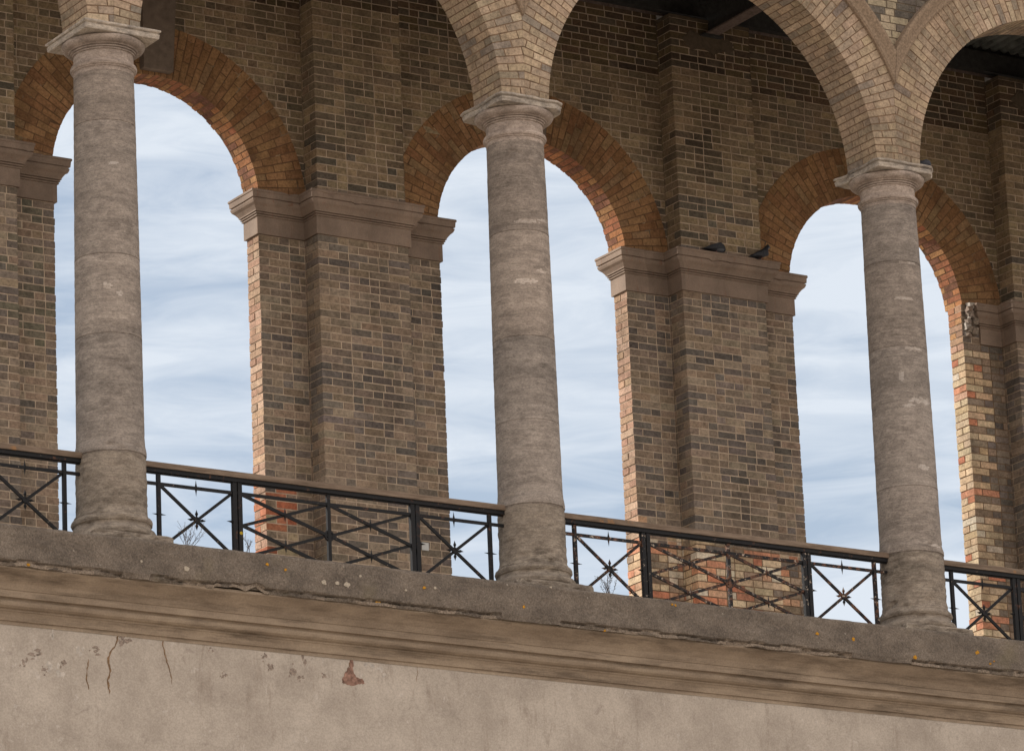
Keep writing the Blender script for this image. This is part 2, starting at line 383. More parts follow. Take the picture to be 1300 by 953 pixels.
def ring(mb,cx,cz,r0,r1,y0,y1,cf,mo,patA,patB,ypA,ypB,xlim,zmin,soffit=None,both=False):
    rm=(r0+r1)/2 if r1-r0<.5 else r0+(r1-r0)*.35
    th0=math.asin(max(-1,min(1,(zmin-cz)/r1)))-.04
    n=int(round((math.pi-2*th0)*rm/CH)); dt=(math.pi-2*th0)/n; j=JT/2
    def cut(p):
        p=clip(p,1,0,cx+xlim); p=clip(p,-1,0,-(cx-xlim)); return clip(p,0,-1,-zmin)
    # mortar core
    M=96; g=.0028
    for i in range(M):
        a=th0+(math.pi-2*th0)*i/M; b=th0+(math.pi-2*th0)*(i+1)/M
        p=[(cx+r*math.cos(t),cz+r*math.sin(t)) for r,t in ((r0+g,a),(r1-g,a),(r1-g,b),(r0+g,b))]
        p=cut(p)
        if len(p)>2: mb.prism(p,y0+g,y1-g,mo)
    for i in range(n):
        a=th0+dt*i; b=a+dt; pat=patA if i%2 else patB; yp=ypA if i%2 else ypB; r=r0
        for kk,w in enumerate(pat):
            ra_,rb_=r,(r1 if kk==len(pat)-1 else r+w); r=rb_
            if kk: ra_+=j
            if kk<len(pat)-1: rb_-=j
            ja=j/ra_; jb=j/rb_
            p=[(cx+q*math.cos(t),cz+q*math.sin(t)) for q,t in ((ra_,a+ja),(rb_,a+jb),(rb_,b-jb),(ra_,b-ja))]
            p=cut(p)
            if len(p)<3 : continue
            o=rnd.uniform(-.0015,.0015); px=sum(q[0] for q in p)/len(p); pz=sum(q[1] for q in p)/len(p)
            if abs(max(q[0] for q in p)-min(q[0] for q in p))<.01: continue
            if kk==0:
                y=y0; L=[]
                for w2 in yp: L.append((y,min(y+w2,y1))); y+=w2
                if L[-1][1]<y1: L[-1]=(L[-1][0],y1)
                s_=rnd.uniform(-.003,.003)
                for (ya,yb) in L:
                    c=cf(px,ya,pz,'F','ring'); cs=cf(px,ya,pz,'F','soffit') if soffit else c
                    L_=[c,c]
                    for e_ in range(len(p)):
                        u_,v_=p[e_],p[(e_+1)%len(p)]; mr_=math.hypot((u_[0]+v_[0])/2-cx,(u_[1]+v_[1])/2-cz)
                        L_.append(cs if mr_<ra_+.003 else c)
                    jag=rnd.uniform(-.012,.010) if (soffit and yb>=y1) else 0
                    if soffit and yb>=y1 and rnd.random()<.06: jag=-.05
                    mb.prism(p,ya+(j if ya>y0 else o),yb+jag-(j if yb<y1 else 0),BR,L_,.0022 if soffit else .0012)
            else:
                mb.prism(p,y0+o,y0+.1,BR,cf(px,y0,pz,'F','ring'),.0015)
                if both: mb.prism(p,y1-.1,y1-o,BR,cf(px,y1,pz,'F','ring'),.0015)
# ------------------------------------------------------------------ sweeps
def offset_rect(path,d):
    """offset closed rectilinear ccw/cw polygon outward by d"""
    n=len(path); A=sum(path[i][0]*path[(i+1)%n][1]-path[(i+1)%n][0]*path[i][1] for i in range(n))
    sg=1 if A>0 else -1; out=[]
    for i in range(n):
        p0,p1,p2=path[i-1],path[i],path[(i+1)%n]
        def nrm(a,b):
            dx,dy=b[0]-a[0],b[1]-a[1]; l=math.hypot(dx,dy); return (sg*dy/l,-sg*dx/l)
        n1,n2=nrm(p0,p1),nrm(p1,p2)
        out.append((p1[0]+d*(n1[0]+n2[0]) if abs(n1[0]-n2[0])>1e-6 or abs(n1[1]-n2[1])>1e-6 else p1[0]+d*n1[0],
                    p1[1]+d*(n1[1]+n2[1]) if abs(n1[0]-n2[0])>1e-6 or abs(n1[1]-n2[1])>1e-6 else p1[1]+d*n1[1]))
    return out
def sweep_rect(mb,path,prof,m):
    n0=len(path); vs=[]; seg=[max(1,int(math.hypot(path[i][0]-path[(i+1)%n0][0],path[i][1]-path[(i+1)%n0][1])/.045)) for i in range(n0)]
    n=sum(seg)
    for off,z in prof:
        q=offset_rect(path,off)
        for i in range(n0):
            for t in range(seg[i]):
                u=t/seg[i]; x=q[i][0]+(q[(i+1)%n0][0]-q[i][0])*u; y=q[i][1]+(q[(i+1)%n0][1]-q[i][1])*u
                d=.0022*noise.fractal(Vector((x*5,y*5,z*9)),1,2,3); e=max(0,noise.noise(Vector((x*9,y*9,z*14+3)))-.36)*.06*(off>.10)
                vs.append((x+d,y+d+e,z-e*.6+.0012*noise.noise(Vector((x*7,y*7,2)))))
    fs=[(k*n+i,k*n+(i+1)%n,(k+1)*n+(i+1)%n,(k+1)*n+i) for k in range(len(prof)-1) for i in range(n)]
    fs.append(tuple(range(n))); fs.append(tuple(range(len(vs)-n,len(vs))))
    tone=[]; t_=1; k2=0
    for i in range(n):
        if k2<=0: t_=rnd.uniform(.86,1.12); k2=rnd.randint(8,13)
        tone.append((.2*t_*1.01,.2*t_,.2*t_*.98)); k2-=1
    mb.add(vs,fs,m,[tone[j_%n] for j_ in range((len(prof)-1)*n)]+[(.2,.2,.2)]*2)
# ------------------------------------------------------------------ BACK WALL
bw=empty('back_wall',(0,DF,ZF),'sooty buff brick back wall with tall round arches open to the sky','arcaded wall')
IPROF=[(.022,ZFB),(.022,5.335),(.036,5.338),(.036,5.350),(.024,5.352),(.024,5.358),(.046,5.360),(.046,5.371),(.034,5.373),(.034,5.379),(.056,5.381),(.056,5.392),
       (.064,5.405),(.082,5.430),(.106,5.452),(.116,5.474),(.118,5.488),(.106,5.490),(.106,5.500),(.122,5.502),(.126,5.555),(.134,5.560),(.134,5.578),(.128,5.585)]
for n in PIERS:
    X=n*S+XR; cf=col_pier(n); mb=MB()
    rnd.seed(100+n)
    zb=ZF-.3
    lw=2.45 if n==2 else None
    block(mb,X-HP,X+HP,DF-PP,DF+.05,zb,ZFB,cf,'FLR',low=lw)
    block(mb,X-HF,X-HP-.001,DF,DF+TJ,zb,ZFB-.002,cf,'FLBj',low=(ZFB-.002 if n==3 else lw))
    block(mb,X+HP+.001,X+HF,DF,DF+TJ,zb,ZFB-.002,cf,'FRB',low=lw)
    mb.box(X-HP,X+HP,DF+.05,DF+TJ-.004,zb,ZFB-.003,MO)
    if n==1: mb.box(X+.71,X+.79,DF-.012,DF-.004,2.09,2.17,WHITE)
    P=mb.build('pier',bw,(X,DF,ZF))
    if n==2: P['label']='pier patched with red and yellow bricks at its foot'
    if n==3: P['label']='pier with bright red and cream quoins and a broken impost'
    mb=MB()
    path=[(X-HF,DF+TJ),(X-HF,DF),(X-HP,DF),(X-HP,DF-PP),(X+HP,DF-PP),(X+HP,DF),(X+HF,DF),(X+HF,DF+TJ)]
    if n==3:   # broken end: the moulding on the left return has come away
        path=[(X-HF+.25,DF+TJ-.03),(X-HF+.25,DF+.001)]+path[2:]
        sweep_rect(mb,path,[(o,z) for o,z in IPROF],IMP)
        for k in range(26):
            zz=rnd.uniform(5.2,5.57); s=rnd.uniform(.012,.035); xx=X-HF+rnd.uniform(.05,.14); yy=DF-rnd.uniform(-.02,.10)*(.3+.7*(zz-5.2)/.37)
            mb.box(xx-s,xx+s,yy-s,yy+s,zz-s,zz+s,rnd.choice([BROKEN,GREYP,IMP,DARKP]),(.2,.2,.2),.012)
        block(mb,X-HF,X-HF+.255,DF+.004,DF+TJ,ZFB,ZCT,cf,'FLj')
    else:
        sweep_rect(mb,path,IPROF,IMP)
    mb.build('impost',P,(X,DF,ZFB))
    mb=MB()
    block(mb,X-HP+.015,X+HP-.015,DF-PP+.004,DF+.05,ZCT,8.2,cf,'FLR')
    mb.box(X-HP+.01,X+HP-.01,DF-PP-.003,DF+.05,8.2,8.235,PATCH)
    pv=[]
    for k in range(18):
        a=2*math.pi*k/18; pv.append((X-.03+(.30+.05*math.sin(k*2.3))*max(-1,min(1,1.3*math.cos(a))),7.98+(.10+.03*math.cos(k*3.1))*math.sin(a)))
    mb.prism(pv,DF-PP-.004,DF-PP+.02,PATCH)
    mb.build('upper_pilaster',P,(X,DF,ZCT))
def col_plain(x,y,z,face='F',zone=''): return col_back(x,y,z,face,zone)
for n in BAYS:
    X=n*S+XR+S/2; rnd.seed(200+n)
    mb=MB()
    ring(mb,X,ZFC,ARR,AOR,DF-.004,DF+.295,col_plain,MOR,[LH,LS,.2],[LS,LS,.08],[LH,.178],[LS,.06],S/2-HP+.02,ZCT,soffit=True,both=True)
    A=mb.build('brick_arch',bw,(X,DF,ZCT))
    mb=MB()   # tall keystone running up from the crown
    zt=8.2
    vs=[(X+s*w,y,z) for s,w,z,yf in ((-1,.165,ZFC+ARR+.035,.09),(1,.165,ZFC+ARR+.035,.09),(1,.215,zt,.17),(-1,.215,zt,.17)) for y in (DF-yf,DF+.0)]
    mb.add(vs,[(0,2,4,6),(1,7,5,3),(0,1,3,2),(2,3,5,4),(4,5,7,6),(6,7,1,0)],KEY)
    mb.build('keystone',A,(X,DF,ZFC+ARR))
    mb=MB()
    x0,x1=X-S/2+HP-.03,X+S/2-HP+.03; RI=1.45; g=.0028
    # core: strips around the arch
    M=48
    for i in range(M):
        a=math.pi*i/M;b=math.pi*(i+1)/M
        pa=(X+RI*math.cos(a),ZFC+RI*math.sin(a)); pb=(X+RI*math.cos(b),ZFC+RI*math.sin(b))
        mb.add([(pa[0],DF+g,pa[1]),(pb[0],DF+g,pb[1]),(pb[0],DF+g,ZTOP),(pa[0],DF+g,ZTOP),
                (pa[0],DF+TJ-g,pa[1]),(pb[0],DF+TJ-g,pb[1]),(pb[0],DF+TJ-g,ZTOP),(pa[0],DF+TJ-g,ZTOP)],
               [(0,1,2,3),(4,7,6,5),(0,4,5,1),(3,2,6,7)],MO if 1 else MO)
    for xa,xb in ((x0,X-RI+.002),(X+RI-.002,x1)):
        mb.box(xa,xb,DF+g,DF+TJ-g,ZCT,ZTOP,MO)
    r=0; z=ZCT
    nrow=int((ZTOP-ZCT)/CH)
    for r in range(nrow):
        z=ZCT+r*CH; dz=z+CH/2-ZFC; hc=math.sqrt(RI*RI-dz*dz) if dz<RI else 0
        k=r+int(round(ZCT/CH))
        for a,b in row_cells(x0,x1,k,False):
            for p,q in (((a,min(b,X-hc)),(max(a,X+hc),b)) if hc>0 else ((a,b),)):
                if q-p>.02:
                    brick(mb,p,q,DF,DF+.1,z,col_plain,'F')
                    brick(mb,p,q,DF+TJ-.1,DF+TJ-.001,z,col_plain,'F')
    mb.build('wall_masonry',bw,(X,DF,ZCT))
# ------------------------------------------------------------------ FRONT ARCADE WALL
fw=empty('front_arcade',(0,0,ZAB),'clean buff brick front arcade of wide round arches springing from the stone columns','arcade')
YH=-FT
for n in BAYS:
    X=n*S+S/2; rnd.seed(300+n); mb=MB()
    ring(mb,X,ZSP,RA,RAO,-FT,RFT,col_front,MOF,[LH*.95,.205,.2],[.215,.2225],[.117,.235,.2],[.235,.26],S/2-.001,ZAB-.006,both=True)
    mb.build('brick_arch',fw,(X,0,ZAB))
    # hood mould
    mb=MB(); M=80; R2=RAO+.155
    prof=[(RAO-.002,-FT+.03),(RAO+.000,-FT-.030),(RAO+.018,-FT-.045),(RAO+.045,-FT-.048),(RAO+.10,-FT-.075),(RAO+.125,-FT-.085),(R2-.008,-FT-.085),(R2,-FT-.075),(R2,-FT+.05)]
    t0=math.acos((S/2)/RAO); 
    rows=[]
    for i in range(M+1):
        u=i/M; rows.append([])
        for (r_,y_) in prof:
            ta=math.acos(min(1,(S/2-.0015)/r_)); t=ta+(math.pi-2*ta)*u
            rows[-1].append((X+r_*math.cos(t),y_,ZSP+r_*math.sin(t)))
    q=len(prof); vs=[p for rw in rows for p in rw]
    mb.add(vs,[(i*q+k,i*q+k+1,(i+1)*q+k+1,(i+1)*q+k) for i in range(M) for k in range(q-1)],HOOD)
    mb.build('hood_mould',fw,(X,0,RAO+ZSP))
for n in COLS:
    # spandrel brickwork between hood moulds, centred on each column
    X=n*S; rnd.seed(400+n); mb=MB(); zt=9.3; RI=RAO+.05; zs=ZSP+math.sqrt(RI*RI-(S/2)**2)
    def hx(z):   # half width of spandrel at height z
        d=z-ZSP
        return S/2-math.sqrt(RI*RI-d*d) if d<RI else S/2
    yf=-FT+.012; z=zs; r=0
    while z<zt:
        hw=hx(z+CH*.5); hw2=hx(z)
        for a,b in row_cells(X-hw,X+hw,r,False):
            lx=abs((a+b)/2-X)
            if b-a<.02: continue
            lz=z-zs
            if lz<1.6 and lx<.03+.20*lz+ (0.06 if r%2 else -.02) and lz>.16: c=jit((.38,.31,.21),.1)
            elif lz<2.2: c=jit(rnd.choice([(.13,.108,.085),(.17,.14,.11),(.11,.095,.075)]),.2)
            else: c=col_front(a,0,z)
            mb.box(a+JT/2,b-JT/2,yf+rnd.uniform(-.002,.002),yf+.1,z+JT/2,z+CH-JT/2,BR,c,.0015)
        mb.box(X-hw,X+hw,yf+.003,RFT-.006,z,z+CH,MOD if z<zs+2 else MOF)
        z+=CH; r+=1
    mb.build('spandrel_masonry',fw,(X,0,zs))
# ------------------------------------------------------------------ COLUMNS
def lathe(mb,prof,cx,cy,m,seg=96,amp=0,fs=9,zs=2.0,seed=0,dz=.018,chips=(),scars=(),scm=None,drums=None):
    P=[]
    for i in range(len(prof)-1):
        (r0,z0),(r1,z1)=prof[i],prof[i+1]; L=math.hypot(r1-r0,z1-z0); k=max(1,int(L/dz))
        for t in range(k): P.append((r0+(r1-r0)*t/k,z0+(z1-z0)*t/k))
    P.append(prof[-1]); vs=[]
    for r,z in P:
        for s in range(seg):
            a=2*math.pi*s/seg; ca,sa=math.cos(a),math.sin(a)
            d=0
            if amp:
                v=noise.fractal(Vector((ca*r*fs+seed,sa*r*fs,z*fs*zs)),.9,2.1,5); d=amp*v
                w=noise.noise(Vector((ca*2.2+seed*3,sa*2.2,z*9))); 
                if w>.42: d-=amp*3*(w-.42)
            for (ang,cz,sr,dep) in chips:
                da=(a-ang+math.pi)%(2*math.pi)-math.pi
                q=math.hypot(da*r,(z-cz)*1.6)/sr
                if q<1: d-=dep*(1-q*q)*(1+.5*noise.noise(Vector((ca*30,sa*30,z*40))))
            vs.append((cx+(r+d)*ca,cy+(r+d)*sa,z))
    n=len(P)
    def insc(i,s):
        z=P[i][1]; a=2*math.pi*s/seg
        for (ang,cz,wa,hz) in scars:
            da=(a-ang+math.pi)%(2*math.pi)-math.pi; cz2=cz-.10*abs(da)**1.5*0
            if (da/wa)**2+((z-cz2)/hz)**2<.75+.9*noise.noise(Vector((a*7,z*22,seed))): return True
        return False
    if scars:
        k_=mb.mi(scm); ms=mb.mi(m)
    o_=len(mb.f)
    mb.add(vs,[(i*seg+s,i*seg+(s+1)%seg,(i+1)*seg+(s+1)%seg,(i+1)*seg+s) for i in range(n-1) for s in range(seg)]
           +[tuple(range(seg)),tuple(range((n-1)*seg,n*seg))],m,sm=True)
    if drums:
        tn={}
        for i in range(n-1):
            d_=sum(1 for q_ in drums if P[i][1]>q_)
            if d_ not in tn: kt=rnd.uniform(.84,1.13); w_=rnd.uniform(-.02,.02); tn[d_]=(.2*kt*(1+w_),.2*kt,.2*kt*(1-w_))
            for s_ in range(seg): mb.c[o_+i*seg+s_]=tn[d_]
    if scars:
        for i in range(n-1):
            for s_ in range(seg):
                if insc(i,s_): mb.m[o_+i*seg+s_]=k_
COLLAB={0:'leftmost round stone column, crisp square abacus, seen against the first sky opening',
 1:'middle round stone column with scarred neck and worn abacus, dark band halfway up',
 2:'right hand round stone column with broken abacus corner and pale scars across its shaft',
 -1:'round stone column standing out of frame to the left',3:'round stone column standing out of frame to the right',4:'round stone column at the far right end of the arcade'}
def rough_slab(mb,cx,cy,prof,m,amp,seed,round_=0,k=26,chips=()):
    # prof: list of (half, z) square rings; subdivided and noise-worn
    P=[]
    for i in range(len(prof)-1):
        (h0,z0),(h1,z1)=prof[i],prof[i+1]; q=max(1,int(math.hypot(h1-h0,z1-z0)/.012))
        for t in range(q): P.append((h0+(h1-h0)*t/q,z0+(z1-z0)*t/q))
    P.append(prof[-1]); vs=[]; per=4*k
    for h,z in P:
        for s in range(per):
            sd,t=divmod(s,k); u=-1+2*t/k
            x,y=[(u,-1),(1,u),(-u,1),(-1,-u)][sd]
            l=math.hypot(x,y); cr=max(0,l-1.25)*round_
            x*=1-cr; y*=1-cr
            v=noise.fractal(Vector((x*3.2+seed,y*3.2,z*22)),1,2,4)
            f=1-amp*max(0,v+.15)*(1.0+1.5*max(0,l-1.2))
            zz=z+ amp*.12*noise.noise(Vector((x*4+seed,y*4,z*9)))
            for (px,py,rr,dep) in chips:
                q=math.hypot(x-px,y-py)/rr
                if q<1: f-=dep*(1-q*q)
            vs.append((cx+x*h*f,cy+y*h*f,zz))
    n=len(P)
    mb.add(vs,[(i*per+s,i*per+(s+1)%per,(i+1)*per+(s+1)%per,(i+1)*per+s) for i in range(n-1) for s in range(per)]
        +[tuple(range(per)),tuple(range((n-1)*per,n*per))],m)
PALES=stone_mat('pale_scar_stone',(.55,.48,.42),(.44,.375,.32),(.33,.27,.22),.2)
SC={1:[(R(250),4.28,.55,.022),(R(290),4.31,.30,.02),(R(245),3.68,.42,.028),(R(280),3.80,.2,.02),(R(315),4.0,.05,.07)],
    2:[(R(265),4.48,.45,.020),(R(250),4.10,.5,.016),(R(265),3.58,.40,.024),(R(275),3.06,.55,.034),(R(245),3.0,.25,.02),(R(268),2.38,.30,.028),(R(285),1.60,.3,.02),(R(235),3.3,.12,.06)],
    0:[(R(240),3.05,.15,.03),(R(262),2.98,.10,.03),(R(255),4.2,.2,.012)]}
CAPM=stone_mat('pale_capital_stone',(.47,.38,.315),(.37,.295,.24),(.22,.175,.145),.1)
for n in COLS:
    X=n*S; rnd.seed(500+n)
    T=empty('stone_column',(X,0,ZF),COLLAB[n],'column','round stone columns of the arcade')
    chips=[]
    for k in range(26): chips.append((rnd.uniform(math.pi,2*math.pi),rnd.uniform(1.7,5.0),rnd.uniform(.012,.035),rnd.uniform(.004,.010)))
    for k in range(9): chips.append((rnd.uniform(math.pi,2*math.pi),rnd.uniform(1.55,1.63),rnd.uniform(.03,.07),rnd.uniform(.006,.014)))
    if n==1: chips+=[(R(232),4.98,.05,.018),(R(226),4.93,.06,.014),(R(246),4.96,.04,.012),(R(268),4.89,.022,.014),(R(288),4.98,.03,.009),(R(287),4.86,.03,.008),(R(305),3.02,.035,.02)]
    if n==0: chips+=[(R(250),3.9,.03,.01),(R(290),4.0,.05,.008)]
    def rs(z): t=(z-1.62)/(5.13-1.62); return .3025-.006*t-.0245*t**1.5
    mb=MB()
    prof=[(.312,1.532),(.305,1.536),(.305,1.540),(.3175,1.546),(.318,1.575),(.314,1.61),(.306,1.65)]
    z=1.66
    jo={0:(2.62,3.36,4.62),1:(2.35,3.16,4.2),2:(2.2,3.62,4.5)}.get(n,(2.5,3.5))
    while z<5.13:
        nx=z+.07
        for jz in jo:
            if z<jz<=nx: prof+=[(rs(jz),jz-.004),(rs(jz)-.004,jz-.003),(rs(jz)-.004,jz+.002),(rs(jz)+.001,jz+.004)]
        z=nx; prof.append((rs(z),z))
    prof=[p for i,p in enumerate(prof) if i==0 or p[1]>prof[i-1][1]-1e-6]
    lathe(mb,prof,X,0,STONE,112,.0022,7,2.2,n*5+1,.012,chips,SC.get(n,()),PALES,jo)
    # pale mineral scars
    sh=mb.build('shaft',T,(X,0,1.53))
    mb=MB()
    if n==0: pr=[]
    lathe(mb,[(.34,.765),(.375,.775),(.392,.795),(.392,.825),(.378,.846),(.366,.852),(.352,.868),(.340,.888),(.340,.902),(.352,.910),(.360,.930),(.356,.952),(.342,.966),(.330,.970),(.330,.985),(.319,1.00),(.313,1.05),(.312,1.53),(.305,1.532)],X,0,STONEB,112,.0065,9,2.2,n*7+2,.012,
          [(rnd.uniform(math.pi,2*math.pi),rnd.uniform(.85,1.05),rnd.uniform(.03,.08),rnd.uniform(.008,.02)) for _ in range(9)])
    B=mb.build('base',T,(X,0,ZF))
    mb=MB(); rough_slab(mb,X,0,[(.402,ZF-.01),(.402,ZF+.068),(.394,ZF+.082)],STONEB,.05,n*3+.5,.1)
    mb.build('plinth',B,(X,0,ZF))
    mb=MB()
    lathe(mb,[(.274,5.10),(.274,5.135),(.284,5.140),(.285,5.150),(.296,5.155),(.302,5.168),(.302,5.182),(.296,5.196),(.278,5.200),(.272,5.212),(.271,5.298),(.285,5.300),(.286,5.310),(.277,5.312),(.277,5.317),(.297,5.319),(.298,5.329),(.288,5.331),(.288,5.336),(.310,5.338),(.316,5.346),(.344,5.352),(.365,5.368),(.376,5.388),(.376,5.402),(.364,5.415),(.340,5.420),(.30,5.424)],X,0,CAPM,112,.0009,8,1.5,n+4,.012)
    K=mb.build('capital',T,(X,0,5.1))
    mb=MB()
    ch={0:[],1:[(1.05,-1,.35,.10),(.3,-1,.3,.04),(-1,.1,.5,.05)],2:[(1.05,-1,.3,.11),(-1,.62,.30,.12),(-.9,-.2,.5,.05),(-1,1,.12,-.03)]}.get(n,[])
    rough_slab(mb,X,0,[(.36,5.418),(.370,5.419),(.374,5.424),(.378,5.462),(.366,5.467),(.368,5.474),(.382,5.479),(.388,5.486),(.388,5.497),(.384,5.503)],ABAC,{0:.004}.get(n,.024),n*2+1.3,{0:.0}.get(n,.25),30,ch)
    mb.build('abacus',K,(X,0,5.42))
# ------------------------------------------------------------------ TERRACE WALL
tw=empty('terrace_wall',(0,YL+.3,-12),'stained rendered lower wall with moulded cornice and dark weathered coping ledge below the columns','wall')
X0,X1=-7.0,20.5
def crackz(x): return .372+.018*noise.noise(Vector((x*3.1,0,0)))+.01*noise.noise(Vector((x*11,4,0)))+.0*x
def crackon(x): 
    v=noise.noise(Vector((x*.8+5.3,2.2,0)))
    if .1<x<1.75: return 1
    if 3.0<x<6.0: return 1 if v>-.35 else 0
    return 1 if v>.05 else 0
mb=MB(); ZS=[ZLB+i*(ZF-ZLB)/30 for i in range(31)]
nx=1500; xa,xb=-1.9,11.2
def fas(x,z):
    y=YL+.010*noise.fractal(Vector((x*2.2,z*5,1)),1,2,4)+.004*noise.noise(Vector((x*25,z*25,3)))
    cz=crackz(x)
    if crackon(x):
        d=abs(z-cz)
        if d<.012: y+=.030*(1-d/.012)
        if z<cz: y+=.010+.03*max(0,noise.noise(Vector((x*4,z*8,7))))+.010*noise.noise(Vector((x*30,z*30,7)))
    if z<ZLB+.05: y+=(1-(z-ZLB)/.05)*(.010+.035*max(0,noise.fractal(Vector((x*2.6,0,9)),1,2,4)))
    if z>ZF-.03: y+=.018*((z-ZF+.03)/.03)**2
    return y
def zb_(x): 
    b=.014*noise.noise(Vector((x*5,1,5)))*(.6+.6*noise.noise(Vector((x*.9,0,5))))
    if .75<x<1.25: b+=.05*max(0,noise.noise(Vector((x*9,3,1)))+.4)
    return b
vs=[];fs=[]
for i in range(nx+1):
    x=xa+(xb-xa)*i/nx
    for k,z in enumerate(ZS):
        zz=z+ (zb_(x)*(1-k/12) if k<12 else 0)
        if k==30: zz+=.006*noise.noise(Vector((x*6,0,2)))
        vs.append((x,fas(x,z),zz))
    vs.append((x,YL+.25,ZF+.004*noise.noise(Vector((x*3,1,2))))); 
q=32
def fm(i,k): return (i*q+k,(i+1)*q+k,(i+1)*q+k+1,i*q+k+1)
F0=[];F1=[]
for i in range(nx):
    x=xa+(xb-xa)*i/nx
    for k in range(31):
        z=ZS[min(k,30)]
        brk=crackon(x) and z<crackz(x)-.004 and noise.noise(Vector((x*2.3,z*3,11)))>.02
        (F1 if brk else F0).append(fm(i,k))
mb.add(vs,F0,LEDGE); o=len(mb.v); 
k=mb.mi(BROKEN)
for f in F1: mb.f.append(f); mb.m.append(k); mb.smooth.append(False); mb.c.append((.2,.2,.2))
for a,b in ((X0,xa),(xb,X1)): mb.box(a,b,YL,YL+.25,ZLB,ZF,LEDGE)
mb.box(X0,X1,YL+.05,YL+.249,ZLB+.03,ZF-.012,LEDGE)
# lichen spots on the ledge, image-matched positions in metres (x,z,r)
def spot(x,z,r,m,y=None):
    n_=11; y=(fas(x,z)-.003) if y is None else y
    pv=[(x+r*(1+.35*rnd.uniform(-1,1))*math.cos(2*math.pi*i/n_),z+r*.85*(1+.35*rnd.uniform(-1,1))*math.sin(2*math.pi*i/n_)) for i in range(n_)]
    mb.prism(pv,y-.002,y+.02,m)
SPOTS=[]
ledge_mb=mb
LEDGE_SPOTS='PLACE'
# camera model (same numbers as the camera below) is used only to read spot positions off the reference measurements
CAM=dict(x=-20.0878,y=-37.4946,z=-10.4076,yaw=33.0114,pitch=16.9108,roll=-2.4616,f=6335.37)
yw,pt,rl=R(CAM['yaw']),R(CAM['pitch']),R(CAM['roll'])
Fv=Vector((math.sin(yw)*math.cos(pt),math.cos(yw)*math.cos(pt),math.sin(pt)))
Rt=Vector((math.cos(yw),-math.sin(yw),0)); Up=Rt.cross(Fv)
Rv=Rt*math.cos(rl)+Up*math.sin(rl); Uv=-Rt*math.sin(rl)+Up*math.cos(rl)
def at(px,py,plane):
    d=Rv*(px-650)-Uv*(py-431.5)+Fv*CAM['f']; t=(plane-CAM['y'])/d.y
    return CAM['x']+t*d.x,CAM['z']+t*d.z
rnd.seed(9)
for px,py,r,m in [(339,716,.016,LICHEN),(362,723,.013,LICHEN),(482,763,.026,LICHEN),(538,746,.015,LICHEN),(665,770,.015,LICHEN),(37,716,.015,LICHEN),(853,767,.012,LICHEN),(857,768,.012,LICHEN),
   (770,799,.010,LICHEN),(1037,804,.018,LICHEN),(1083,811,.018,LICHEN),(1161,834,.022,LICHEN),(1241,828,.022,LICHEN),(1257,842,.012,LICHEN),(1262,839,.009,LICHEN),
   (411,739,.026,PALE),(428,740,.022,PALE),(440,742,.028,PALE),(552,746,.014,PALE),(457,731,.012,PALE),(515,749,.01,PALE),(180,712,.012,PALE),(236,722,.03,PALE),(700,745,.01,PALE),(1193,768,.02,PALE)]:
    x,z=at(px,py,YL); spot(x,z,r,m)
mb.build('coping_ledge',tw,(0,YL,ZLB))
# cornice moulding (profile y,z swept along x)
CP=[(YL+.20,ZLB+.02),(YL+.05,ZLB+.012),(YL+.045,ZLB-.012),(-.425,.300),(-.375,.262),(-.335,.222),(-.312,.180),(-.308,.172),(-.300,.172),(-.300,.110),(-.262,.106),(-.262,.096),(-.268,.088),(-.272,.070),(-.262,.046),(-.240,.030),(-.215,.026),(-.214,.010),(-.205,.006),(-.190,-.02),(-.176,-.065),(-.160,-.068),(-.160,-.10)]
mb=MB(); nx=260; vs=[]
for i in range(nx+1):
    x=X0+(X1-X0)*i/nx
    for y,z in CP:
        d=.0035*noise.fractal(Vector((x*2,z*9,3)),1,2,3); vs.append((x,y+d,z+.003*noise.noise(Vector((x*1.5,z,8)))))
q=len(CP)
mb.add(vs,[(i*q+k,(i+1)*q+k,(i+1)*q+k+1,i*q+k+1) for i in range(nx) for k in range(q-1)],CORN)
# cracks running down over the cornice
def strip(mb,pts,w,m,off):
    vs=[];n_=len(pts)
    P=[pts[0]]
    for a,b in zip(pts,pts[1:]):
        k=max(1,int(math.hypot(b[0]-a[0],b[1]-a[1])/.02))
        for t in range(1,k+1): P.append((a[0]+(b[0]-a[0])*t/k+rnd.uniform(-.006,.006),a[1]+(b[1]-a[1])*t/k))
    n_=len(P); pts=P
    for i,(x,z) in enumerate(pts):
        ww=w*rnd.uniform(.35,1.3)*(.25 if i in (0,n_-1) else 1)
        y=off(z); vs+=[(x-ww/2,y,z),(x+ww/2,y,z)]
    mb.add(vs,[(2*i,2*i+1,2*i+3,2*i+2) for i in range(n_-1)],m)
mb.build('cornice_moulding',tw,(0,-.3,.1))
mb=MB(); YW=-.155
mb.box(X0,X1,YW,3.9,-12,-.09,RENDER)
mb.box(X0,X1,YW+.1,3.9,-.09,ZF-.03,RENDER)
offw=lambda z:YW-.0025
def pts(*P): return [at(a,b,YW) for a,b in P]
rnd.seed(21)
strip(mb,pts((152,793),(150,806),(146,820),(140,828),(137,838),(140,848),(137,863),(139,880)),.018,CRACKB,offw)
strip(mb,pts((206,806),(208,826),(212,840),(217,855),(218,868)),.010,CRACKB,offw)
strip(mb,pts((112,836),(111,848),(110,860),(112,875)),.010,CRACKB,offw)
strip(mb,pts((447,833),(443,845),(438,856),(436,868)),.012,CRACKB,offw)
strip(mb,pts((760,868),(772,850),(790,832)),.006,CRACKB,offw)
strip(mb,pts((528,840),(530,852),(529,866)),.005,CRACKB,offw)
def patch(poly,m,y=-.003):
    mb.prism([at(a,b,YW) for a,b in poly],YW+y,YW+.02,m)
